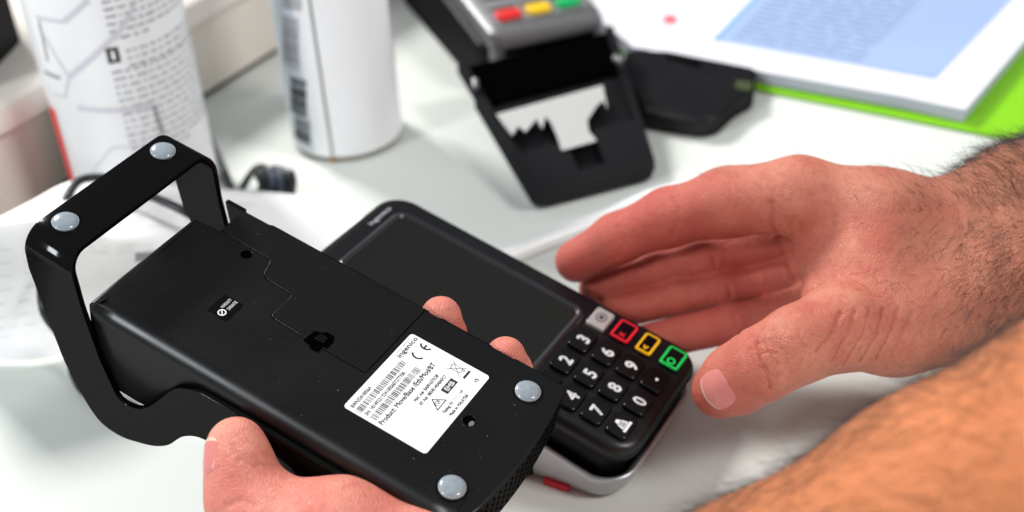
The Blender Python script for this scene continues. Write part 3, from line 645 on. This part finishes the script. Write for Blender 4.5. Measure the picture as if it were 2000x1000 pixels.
# ------------------------------------------------------------------ hands: smooth distance fields turned into one continuous mesh per arm
class Field:
    def __init__(s, lo, hi, h):
        s.lo = np.array(lo, float); s.h = h; s.n = np.ceil((np.array(hi)-s.lo)/h).astype(int)+1
        s.ax = [s.lo[i]+h*np.arange(s.n[i]) for i in range(3)]; s.new()
    def new(s): s.g = np.full(s.n, 60., np.float32)
    def cone(s, a, b, ra, rb, k, flat=None):
        """round cone from a to b; flat=(dir, factor) squashes it along dir"""
        a = np.array(a, float); b = np.array(b, float); R_ = max(ra, rb)+k+6
        lo = np.minimum(a, b)-R_; hi = np.maximum(a, b)+R_
        i0 = np.maximum(((lo-s.lo)/s.h).astype(int), 0); i1 = np.minimum(((hi-s.lo)/s.h).astype(int)+2, s.n)
        if np.any(i1 <= i0): return
        X = s.ax[0][i0[0]:i1[0], None, None]; Y_ = s.ax[1][None, i0[1]:i1[1], None]; Z = s.ax[2][None, None, i0[2]:i1[2]]
        d = b-a; L = d@d
        px, py, pz = X-a[0], Y_-a[1], Z-a[2]
        t = np.clip((px*d[0]+py*d[1]+pz*d[2])/max(L, 1e-9), 0, 1)
        qx, qy, qz = px-t*d[0], py-t*d[1], pz-t*d[2]
        if flat is not None:
            u = np.array(flat[0], float); u /= np.linalg.norm(u); w = qx*u[0]+qy*u[1]+qz*u[2]; e = flat[1]-1
            D = np.sqrt(np.maximum(qx*qx+qy*qy+qz*qz+w*w*(flat[1]**2-1), 0))
        else: D = np.sqrt(qx*qx+qy*qy+qz*qz)
        D = D-(ra+(rb-ra)*t)
        g = s.g[i0[0]:i1[0], i0[1]:i1[1], i0[2]:i1[2]]
        s.g[i0[0]:i1[0], i0[1]:i1[1], i0[2]:i1[2]] = smin(g, D, k)
def smin(a, b, k):
    if k <= 0: return np.minimum(a, b)
    h = np.maximum(k-np.abs(a-b), 0)/k; return np.minimum(a, b)-h*h*k*.25
def surface_net(g, lo, h):
    n = g.shape; s_ = g < 0; idx = -np.ones([k-1 for k in n], int)
    acc = np.zeros([k-1 for k in n]+[3], np.float32); cnt = np.zeros([k-1 for k in n], np.float32)
    sl = lambda o, m: tuple(slice(o[i], n[i]-1+o[i]) for i in range(3))
    C8 = [(i, j, k) for i in (0, 1) for j in (0, 1) for k in (0, 1)]
    for c in C8:
        for ax in range(3):
            if c[ax]: continue
            d = list(c); d[ax] = 1; A_ = g[sl(c, 0)]; B_ = g[sl(d, 0)]; cr = (A_ < 0) != (B_ < 0)
            w = np.nonzero(cr); a_ = A_[w]; b_ = B_[w]; t = a_/(a_-b_)
            for q in range(3): acc[w+(q,)] += c[q]+(t if q == ax else 0)
            cnt[w] += 1
    act = np.nonzero(cnt > 0); idx[act] = np.arange(len(act[0]))
    V = np.stack(act, 1)+acc[act]/cnt[act][:, None]; V = V*h+lo; Fc = []
    for ax in range(3):
        u, v = (ax+1) % 3, (ax+2) % 3
        A_ = s_.take(range(n[ax]-1), ax); B_ = s_.take(range(1, n[ax]), ax); w = np.array(np.nonzero(A_ != B_)).T
        w = w[(w[:, u] > 0) & (w[:, v] > 0) & (w[:, u] < n[u]-1) & (w[:, v] < n[v]-1)]
        sg = A_[tuple(w.T)]
        def cell(du, dv): q = w.copy(); q[:, u] -= du; q[:, v] -= dv; return idx[tuple(q.T)]
        Q = np.stack([cell(1, 1), cell(0, 1), cell(0, 0), cell(1, 0)], 1); Q[~sg] = Q[~sg][:, ::-1]; Fc.append(Q)
    return V, np.concatenate(Fc)
def relax(V, Fq, it, lam=.5):
    E_ = np.concatenate([Fq[:, [0, 1]], Fq[:, [1, 2]], Fq[:, [2, 3]], Fq[:, [3, 0]]]); E_ = np.unique(np.sort(E_, 1), axis=0)
    deg = np.bincount(E_.ravel(), minlength=len(V)).astype(float)[:, None]
    for _ in range(it):
        S_ = np.zeros_like(V)
        for q in range(3): S_[:, q] = np.bincount(E_[:, 0], V[E_[:, 1], q], len(V))+np.bincount(E_[:, 1], V[E_[:, 0], q], len(V))
        V = V+(S_/deg-V)*lam
    return V
def vnorm(V, Fq):
    n_ = np.cross(V[Fq[:, 2]]-V[Fq[:, 0]], V[Fq[:, 3]]-V[Fq[:, 1]]); N_ = np.zeros_like(V)
    for q in range(4):
        for c in range(3): N_[:, c] += np.bincount(Fq[:, q], n_[:, c], len(V))
    return N_/np.maximum(np.linalg.norm(N_, axis=1), 1e-9)[:, None]

def skin_mat(name, base, deep, tan, p0, p1, palm=None, q0=None, q1=None):
    """p0->p1: from hand to forearm, where the colour shifts to tan"""
    m = bpy.data.materials.new(name); m.use_nodes = True; nt = m.node_tree; N = nt.nodes; L = nt.links; b = N['Principled BSDF']
    tc = N.new('ShaderNodeTexCoord')
    def noise(sc, det=5, rough=.55):
        n = N.new('ShaderNodeTexNoise'); n.inputs['Scale'].default_value = sc; n.inputs['Detail'].default_value = det; n.inputs['Roughness'].default_value = rough; L.new(tc.outputs['Object'], n.inputs['Vector']); return n
    def mix(f_, a_, b_, mode='MIX'):
        x = N.new('ShaderNodeMixRGB'); x.blend_type = mode
        for i_, s_ in enumerate((f_, a_, b_)):
            if hasattr(s_, 'is_linked') or hasattr(s_, 'links'): L.new(s_, x.inputs[i_])
            elif isinstance(s_, (int, float)): x.inputs[i_].default_value = s_
            else: x.inputs[i_].default_value = (*s_, 1)
        return x.outputs[0]
    def rng_(s_, a_, b_):
        r = N.new('ShaderNodeMapRange'); r.inputs['From Min'].default_value = a_; r.inputs['From Max'].default_value = b_; L.new(s_, r.inputs['Value']); return r.outputs[0]
    c = mix(rng_(noise(45).outputs['Fac'], .35, .65), base, deep)
    c = mix(rng_(noise(380, 3).outputs['Fac'], .5, .95), c, tuple(x*.8 for x in deep))
    d = N.new('ShaderNodeVectorMath'); d.operation = 'SUBTRACT'; L.new(tc.outputs['Object'], d.inputs[0]); d.inputs[1].default_value = tuple(np.array(p0)*S)
    ax = (np.array(p1)-np.array(p0))*S; ln = np.linalg.norm(ax); e = N.new('ShaderNodeVectorMath'); e.operation = 'DOT_PRODUCT'; L.new(d.outputs[0], e.inputs[0]); e.inputs[1].default_value = tuple(ax/ln)
    c = mix(rng_(e.outputs['Value'], 0, ln), c, tan)
    if palm is not None:                                  # inner fingers: redder skin, deepened to paint in the palm's shadow
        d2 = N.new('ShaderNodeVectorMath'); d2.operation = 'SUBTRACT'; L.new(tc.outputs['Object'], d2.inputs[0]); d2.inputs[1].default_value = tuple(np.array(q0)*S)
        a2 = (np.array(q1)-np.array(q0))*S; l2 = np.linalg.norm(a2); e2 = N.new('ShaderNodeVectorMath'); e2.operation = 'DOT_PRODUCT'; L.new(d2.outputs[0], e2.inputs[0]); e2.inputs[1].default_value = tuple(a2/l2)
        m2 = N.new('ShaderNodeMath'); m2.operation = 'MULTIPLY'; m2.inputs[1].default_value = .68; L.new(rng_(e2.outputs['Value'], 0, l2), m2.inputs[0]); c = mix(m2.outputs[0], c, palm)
    L.new(c, b.inputs['Base Color'])
    b.inputs['Roughness'].default_value = .52; b.inputs['Specular IOR Level'].default_value = .32
    b.inputs['Subsurface Weight'].default_value = .22; b.inputs['Subsurface Radius'].default_value = (1, .3, .15); b.inputs['Subsurface Scale'].default_value = .0035
    v = N.new('ShaderNodeTexVoronoi'); v.feature = 'DISTANCE_TO_EDGE'; v.inputs['Scale'].default_value = 900; L.new(tc.outputs['Object'], v.inputs['Vector'])
    w = N.new('ShaderNodeMath'); w.operation = 'ADD'; L.new(rng_(v.outputs['Distance'], 0, .25), w.inputs[0])
    n3 = noise(420, 4); w2 = N.new('ShaderNodeMath'); w2.operation = 'MULTIPLY'; w2.inputs[1].default_value = 1.6; L.new(n3.outputs['Fac'], w2.inputs[0]); L.new(w2.outputs[0], w.inputs[1])
    bp = N.new('ShaderNodeBump'); bp.inputs['Strength'].default_value = .55; bp.inputs['Distance'].default_value = .00035; L.new(w.outputs[0], bp.inputs['Height']); L.new(bp.outputs[0], b.inputs['Normal'])
    return m
def arm_object(name, V, Fq, material, parent):
    me = bpy.data.meshes.new(name); me.from_pydata((V*S).tolist(), [], Fq.tolist()); me.shade_smooth(); me.materials.append(material)
    o = bpy.data.objects.new(name, me); COL.objects.link(o); o.parent = parent; return o
def crease(V, N_, pts, depth, width):
    P = np.array(pts); sel = np.nonzero(np.all((V > P.min(0)-4*width) & (V < P.max(0)+4*width), axis=1))[0]; W_ = V[sel]; best = np.full(len(sel), 1e9)
    for a_, b_ in zip(P[:-1], P[1:]):
        d = b_-a_; t = np.clip(((W_-a_)@d)/(d@d+1e-6), 0, 1); best = np.minimum(best, np.linalg.norm(W_-a_-t[:, None]*d, axis=1))
    V = V.copy(); V[sel] = W_-N_[sel]*(depth*np.exp(-(best/width)**2))[:, None]; return V

# ---- right arm
person = empty('person', None)
tag(person, 'two hairy bare arms, left hand holding the upturned cradle, right hand on the terminal', 'person')
def smooth_sub(V, Fq):                                   # one linear split of every quad, then relaxed
    E_ = np.sort(np.concatenate([Fq[:, [0, 1]], Fq[:, [1, 2]], Fq[:, [2, 3]], Fq[:, [3, 0]]]), 1); U, inv = np.unique(E_, axis=0, return_inverse=True); inv = inv.ravel()
    n0 = len(V); m = len(Fq); ev = n0+inv.reshape(4, m); fv = n0+len(U)+np.arange(m)
    V2 = np.concatenate([V, (V[U[:, 0]]+V[U[:, 1]])/2, V[Fq].mean(1)])
    F2 = np.concatenate([np.stack([Fq[:, 0], ev[0], fv, ev[3]], 1), np.stack([Fq[:, 1], ev[1], fv, ev[0]], 1), np.stack([Fq[:, 2], ev[2], fv, ev[1]], 1), np.stack([Fq[:, 3], ev[3], fv, ev[2]], 1)])
    return relax(V2, F2, 2), F2
right_palm = [ # px, py, depth, r  ->  px, py, depth, r, k
 ((2160, 380, 590, 40), (1985, 425, 565, 30), 10), ((1985, 425, 565, 30), (1880, 455, 560, 22), 12), ((2160, 600, 560, 38), (1985, 565, 545, 29), 12), ((1985, 565, 545, 29), (1875, 600, 545, 22), 14),
 ((1880, 450, 558, 20), (1725, 420, 556, 18), 12), ((1725, 420, 556, 18), (1560, 378, 562, 16), 12), ((1880, 460, 572, 22), (1600, 425, 588, 15), 12), ((1880, 500, 575, 20), (1650, 500, 598, 13), 12),
 ((1875, 520, 556, 20), (1700, 520, 552, 18), 14), ((1700, 520, 552, 18), (1625, 500, 562, 15), 14), ((1870, 600, 545, 22), (1750, 640, 536, 18), 14), ((1750, 640, 536, 18), (1640, 640, 525, 17.5), 12),
 ((1700, 560, 545, 17), (1612, 585, 550, 10), 12)]
thumb = [((1640, 640, 525, 17.5), (1560, 672, 518, 15), 10), ((1560, 672, 519, 15), (1487, 712, 520, 14.4), 6), ((1487, 712, 520, 14.4), (1440, 740, 530, 14.0), 5), ((1440, 740, 530, 14.0), (1407, 761, 540, 12.2), 5)]
fingers = [
 [((1560, 382, 562, 17), (1420, 395, 575, 15.0), 8), ((1420, 395, 575, 15.0), (1305, 425, 590, 13.2), 6), ((1305, 425, 590, 13.2), (1205, 466, 599, 11.4), 5), ((1205, 466, 599, 11.4), (1126, 510, 612, 10.4), 5)],
 [((1610, 440, 592, 14), (1480, 478, 602, 10.2), 5), ((1480, 478, 602, 10.2), (1385, 500, 606, 9.6), 4), ((1385, 500, 606, 9.6), (1290, 525, 612, 9.2), 4), ((1290, 525, 612, 9.2), (1165, 562, 624, 8.8), 4)],
 [((1640, 500, 592, 13), (1505, 548, 598, 8.4), 5), ((1505, 548, 598, 8.4), (1415, 566, 601, 8.0), 4), ((1415, 566, 601, 8.0), (1325, 582, 606, 8.2), 4), ((1325, 582, 606, 8.4), (1195, 612, 613, 8.0), 4)],
 [((1640, 570, 586, 12), (1530, 612, 588, 9.4), 5), ((1530, 612, 588, 9.4), (1430, 632, 589, 8.8), 4), ((1430, 632, 590, 9.2), (1265, 668, 598, 8.6), 4)]]
def bounds(segs, pad):
    P = []
    for a_, b_, k in segs:
        for q in (a_, b_): p = at(*q[:3]); P += [p-q[3]-pad, p+q[3]+pad]
    return np.min(P, 0), np.max(P, 0)
def run_field(palm, chains, extra, h, kfp, clip_hi=None):
    lo, hi = bounds(palm+[s_ for c in chains for s_ in c], 4)
    if clip_hi is not None: hi = np.minimum(hi, clip_hi)
    Fd = Field(lo, hi, h)
    for a_, b_, k in palm: Fd.cone(at(*a_[:3]), at(*b_[:3]), a_[3], b_[3], k)
    G0 = Fd.g
    tot = None
    for c in chains:
        Fd.new()
        for a_, b_, k in c: Fd.cone(at(*a_[:3]), at(*b_[:3]), a_[3], b_[3], k)
        tot = Fd.g if tot is None else smin(tot, Fd.g, .3)
    return smin(G0, tot, kfp), Fd.lo, h
hgt = 1.15
g, lo, h = run_field(right_palm, fingers+[thumb], None, 1.0, 5)
V, Fq = surface_net(g, lo, h); V = relax(V, Fq, 4); V, Fq = smooth_sub(V, Fq)
N_ = vnorm(V, Fq)
surf_cache = {}
def surf(V, px, py):
    """front surface point seen at a pixel, by nearest vertex to the view ray"""
    if surf_cache.get('n') != len(V): surf_cache['n'] = len(V); Q = (V-CAM)@M; surf_cache['q'] = (1000+F*Q[:, 0]/Q[:, 2], 500+F*Q[:, 1]/Q[:, 2], Q[:, 2])
    x_, y_, t = surf_cache['q']; c = np.nonzero((np.abs(x_-px) < 3.5) & (np.abs(y_-py) < 3.5))[0]
    return V[c[np.argmin(t[c])]] if len(c) else at(px, py, 540)
def cr(lst, depth, width):
    global V
    L_ = [np.array(a_)*(1-t)+np.array(b_)*t for a_, b_ in zip(lst[:-1], lst[1:]) for t in np.arange(0, 1, .2)]+[np.array(lst[-1])]
    rr_c = np.random.RandomState(int(lst[0][0])); P = [surf(V, *(p+rr_c.randn(2)*.5)) for p in L_]; V = crease(V, N_, P, depth, width)
# thumb knuckle creases, thenar folds, web line, finger joint creases
for l, dp, wd in [([(1478, 668), (1490, 715), (1508, 762)], 1.0, .9), ([(1492, 662), (1512, 700), (1522, 742)], .55, .8), ([(1465, 680), (1476, 720), (1488, 755)], .4, .7), ([(1505, 660), (1530, 690), (1538, 730)], .5, .8), ([(1480, 690), (1500, 684), (1515, 690)], .35, .6), ([(1484, 720), (1505, 712), (1522, 716)], .35, .6), ([(1560, 640), (1568, 680), (1566, 715)], .35, .8),
                  ([(1640, 610), (1628, 650), (1600, 690)], .95, 1.), ([(1672, 605), (1658, 660), (1625, 712)], .75, .9), ([(1700, 600), (1688, 660), (1650, 715)], .75, .9), ([(1728, 600), (1715, 660), (1680, 712)], .75, .9), ([(1755, 600), (1742, 655), (1712, 705)], .75, .9), ([(1785, 605), (1770, 650), (1745, 700)], .5, 1.1),
                  ([(1505, 400), (1512, 450), (1530, 500), (1552, 548)], .8, 1.6), ([(1545, 430), (1548, 480), (1562, 530)], .5, 1.4), ([(1310, 385), (1322, 430), (1310, 465)], .5, 1.3), ([(1204, 440), (1214, 475), (1206, 508)], .5, 1.1), ([(1870, 400), (1880, 470), (1890, 560)], .5, 1.8), ([(1940, 380), (1950, 470), (1955, 560)], .5, 2.0),
                  ([(1390, 500), (1396, 520)], .5, 1.2), ([(1420, 556), (1430, 580)], .5, 1.2), ([(1432, 615), (1440, 650)], .5, 1.2)]:
    cr(l, dp, wd)
p_hand = at(1650, 500, 550); p_wr = at(2000, 480, 560)
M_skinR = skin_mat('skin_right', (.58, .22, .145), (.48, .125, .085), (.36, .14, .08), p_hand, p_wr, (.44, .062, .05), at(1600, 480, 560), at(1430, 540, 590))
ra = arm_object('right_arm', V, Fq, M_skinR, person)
VR, NR, FR = V, vnorm(V, Fq), Fq

# ---- left arm (finger joints given in the cradle's own frame)
def bl(x, y, z): return RB @ np.array([x, y, z])+TB
def cam_of(p):
    q = M.T @ (np.array(p)-CAM); return (1000+F*q[0]/q[2], 500+F*q[1]/q[2], q[2])
def BL(x, y, z, r): return (*cam_of(bl(x, y, z)), r)
left_palm = [((930, 1170, 450, 22), (1180, 1310, 408, 29), 16), ((660, 1058, 447, 21.5), (850, 1122, 447, 21), 12), ((850, 1122, 447, 21), (930, 1170, 450, 22), 12), ((1180, 1312, 402, 29), (1480, 1205, 370, 32.5), 10), ((1480, 1205, 370, 32.5), (1868, 1030, 345, 36.3), 10), ((1868, 1030, 345, 36.3), (2300, 785, 340, 39), 10),
 ((900, 1120, 475, 22), BL(120, -16, -58, 16), 16), (BL(120, -16, -56, 17), BL(125, 4, -54, 13), 12), ((700, 1085, 468, 19), BL(110, -20, -58, 15), 14)]
lthumb = [((461, 871, 457, 10.6), (468, 905, 455, 11.6), 5), ((468, 905, 455, 11.6), (480, 975, 453, 12.9), 4), ((480, 975, 453, 12.9), (560, 1050, 450, 17), 8), ((560, 1045, 450, 17), (660, 1058, 447, 22), 12)]
lfing = [[(BL(105, 45.5, -8, 8.4), BL(107, 47, -20, 9), 4), (BL(107, 47, -20, 9), BL(112, 32, -42, 9.5), 4), (BL(112, 32, -42, 9.5), BL(120, -4, -54, 12), 6)],
         [(BL(136.5, 43.2, -8, 8.2), BL(138, 47, -20, 9), 4), (BL(138, 47, -20, 9), BL(138, 32, -42, 9.5), 4), (BL(138, 32, -42, 9.5), BL(132, -4, -54, 12), 6)]]
g, lo, h = run_field(left_palm, lfing+[lthumb], None, 1.4, 7, clip_hi=None)
V, Fq = surface_net(g, lo, h); V = relax(V, Fq, 4); V, Fq = smooth_sub(V, Fq); N_ = vnorm(V, Fq)
for l, dp, wd in [([(458, 880), (480, 893), (505, 893)], .5, 1.1), ([(470, 895), (500, 905), (530, 900)], .6, 1.1), ([(440, 985), (470, 975), (500, 985)], .5, 1.3), ([(600, 940), (590, 965), (570, 990)], .3, 1.6)]:
    cr(l, dp, wd)
M_skinL = skin_mat('skin_left', (.72, .28, .21), (.62, .175, .135), (.66, .22, .085), at(1000, 1200, 420), at(1450, 1150, 400))
la = arm_object('left_arm', V, Fq, M_skinL, person)
VL, NL, FL = V, vnorm(V, Fq), Fq

# ---- nails laid on the skin
def nail(name, obj_V, obj_F, parent, cpx, axis, half_l, half_w, view_off=(0, 0, 0), material=None, tipw=.0):
    bvh = BVHTree.FromPolygons([Vector(v) for v in obj_V], [tuple(q) for q in obj_F])
    c = surf(obj_V, *cpx) if len(cpx) == 2 else np.array(cpx)
    fwd = np.array(axis, float); fwd /= np.linalg.norm(fwd)
    nn = CAM-c+np.array(view_off); nn -= fwd*(nn@fwd); nn /= np.linalg.norm(nn); sd = np.cross(nn, fwd); mb = MB(); NI, NJ = 20, 20; v = []
    for i in range(NI+1):
        for j in range(NJ+1):
            a_ = -1+2*i/NI; b_ = -1+2*j/NJ                        # superellipse-like outline
            aa = a_*math.sqrt(max(0, 1-.38*b_*b_)); bb = b_*math.sqrt(max(0, 1-.38*a_*a_))
            p = c+fwd*aa*half_l+sd*bb*half_w+nn*22
            hit = bvh.ray_cast(Vector(p), Vector(-nn), 50)
            q = np.array(hit[0]) if hit[0] is not None else p-nn*22
            e = max(abs(a_), abs(b_)); lift = .55*(1-e**6)-.15+ (.5*max(0, a_)**3)
            v.append(tuple(q+nn*lift))
    f = [(i*(NJ+1)+j, (i+1)*(NJ+1)+j, (i+1)*(NJ+1)+j+1, i*(NJ+1)+j+1) for i in range(NI) for j in range(NJ)]
    mb.add(v, f); 
    for q_ in range(len(f)):
        i = q_//NJ; mb.m[q_] = 1 if i >= NI-2 else 0
    o = mb.build(name, [M_nail, M_nailtip], parent, ang=80); return o
M_nail = mat('nail_pink', (.60, .20, .18), .32, spec=.4, noise=.08, nscale=150, bump=.15, bscale=500); M_nailtip = mat('nail_edge', (.66, .46, .36), .4)
ax = at(1408, 762, 540)-at(1487, 712, 522)
nail('thumb_nail', VR, FR, ra, (1394, 768), ax, 8.4, 8.6, view_off=(0, -60, 10))
ax = at(464, 868, 457)-at(474, 925, 455)
nail('thumb_nail', VL, FL, la, tuple(at(462, 884, 456.5)), ax, 6.8, 5.4, view_off=(-620, -60, 0))

# ---- hair
def hairs(name, V, N_, parent, count, region, length, radius, flow, seed, lift=.35):
    r_ = np.random.RandomState(seed); Q = (V-CAM)@M; px = 1000+F*Q[:, 0]/Q[:, 2]; py = 500+F*Q[:, 1]/Q[:, 2]
    facing = np.einsum('ij,ij->i', N_, CAM-V)/np.linalg.norm(CAM-V, axis=1)
    w = region(px, py, Q[:, 2])*(facing > -.25); w = w/w.sum(); pick = r_.choice(len(V), count, p=w); mb = MB(); vv = []; ff = []
    for n_, i in enumerate(pick):
        p = V[i].copy(); nn = N_[i]; fl = flow(px[i], py[i]); fl = fl-nn*(fl@nn); fl = fl/max(np.linalg.norm(fl), 1e-6)+r_.randn(3)*.38
        L = length*r_.uniform(.5, 1.25); segs = 5; sd = np.cross(nn, fl); sd /= max(np.linalg.norm(sd), 1e-6); curl = r_.randn()*.35; base = len(vv); rad = radius*r_.uniform(.7, 1.2)
        for k in range(segs+1):
            t = k/segs; q = p+fl*L*t+nn*(lift*L*math.sin(t*2.0)*.9+.05)+sd*curl*L*t*t; rr = rad*(1-t*.8)
            for a_ in range(3): an = a_*2.094; vv.append(tuple(q+(nn*math.cos(an)+sd*math.sin(an))*rr))
        for k in range(segs):
            for a_ in range(3): b_ = (a_+1) % 3; ff.append((base+k*3+a_, base+k*3+b_, base+k*3+3+b_, base+k*3+3+a_))
    mb.add(vv, ff); o = mb.build(name, M_hair, parent, smooth=False); tag(o, kind='stuff'); return o
Xc, Yc = M @ np.array([1, 0, 0]), M @ np.array([0, 1, 0])
def regR(px, py, d):
    a_ = np.clip((px-1640)/260, 0, 1)**1.5+.03*(px > 1450)*(py < 560); a_ = a_*(1-.85*np.clip((py-600)/60, 0, 1)); a_ += 1.6*np.clip((px-1870)/90, 0, 1)+1.0*(px > 1860)*(py < 400)
    return np.where((px > 1400) & (px < 2060), a_, 0)
hairs('hand_hair', VR, NR, ra, 3000, regR, 8.5, .07, lambda px, py: -Xc*.55+Yc*(.75 if py > 420 else -.6), 11)
def regK(px, py, d): return ((px > 1350) & (px < 1480) & (py < 350)) | ((px > 1480) & (px < 1530) & (py > 650) & (py < 760))
hairs('finger_hair', VR, NR, ra, 70, lambda px, py, d: regK(px, py, d).astype(float), 5, .045, lambda px, py: -Xc*.6-Yc*.5, 12)
def regL(px, py, d):
    e = 996-(px-1400)*.573; t = py-e                          # distance below the upper outline
    return np.where((px > 1250) & (px < 2050) & (d < 520) & (py < 1080), np.exp(-np.clip(t, 0, None)/160)+.15, 0)
hairs('forearm_hair', VL, NL, la, 2600, regL, 10, .055, lambda px, py: -Xc*.85-Yc*.05, 13, .25)
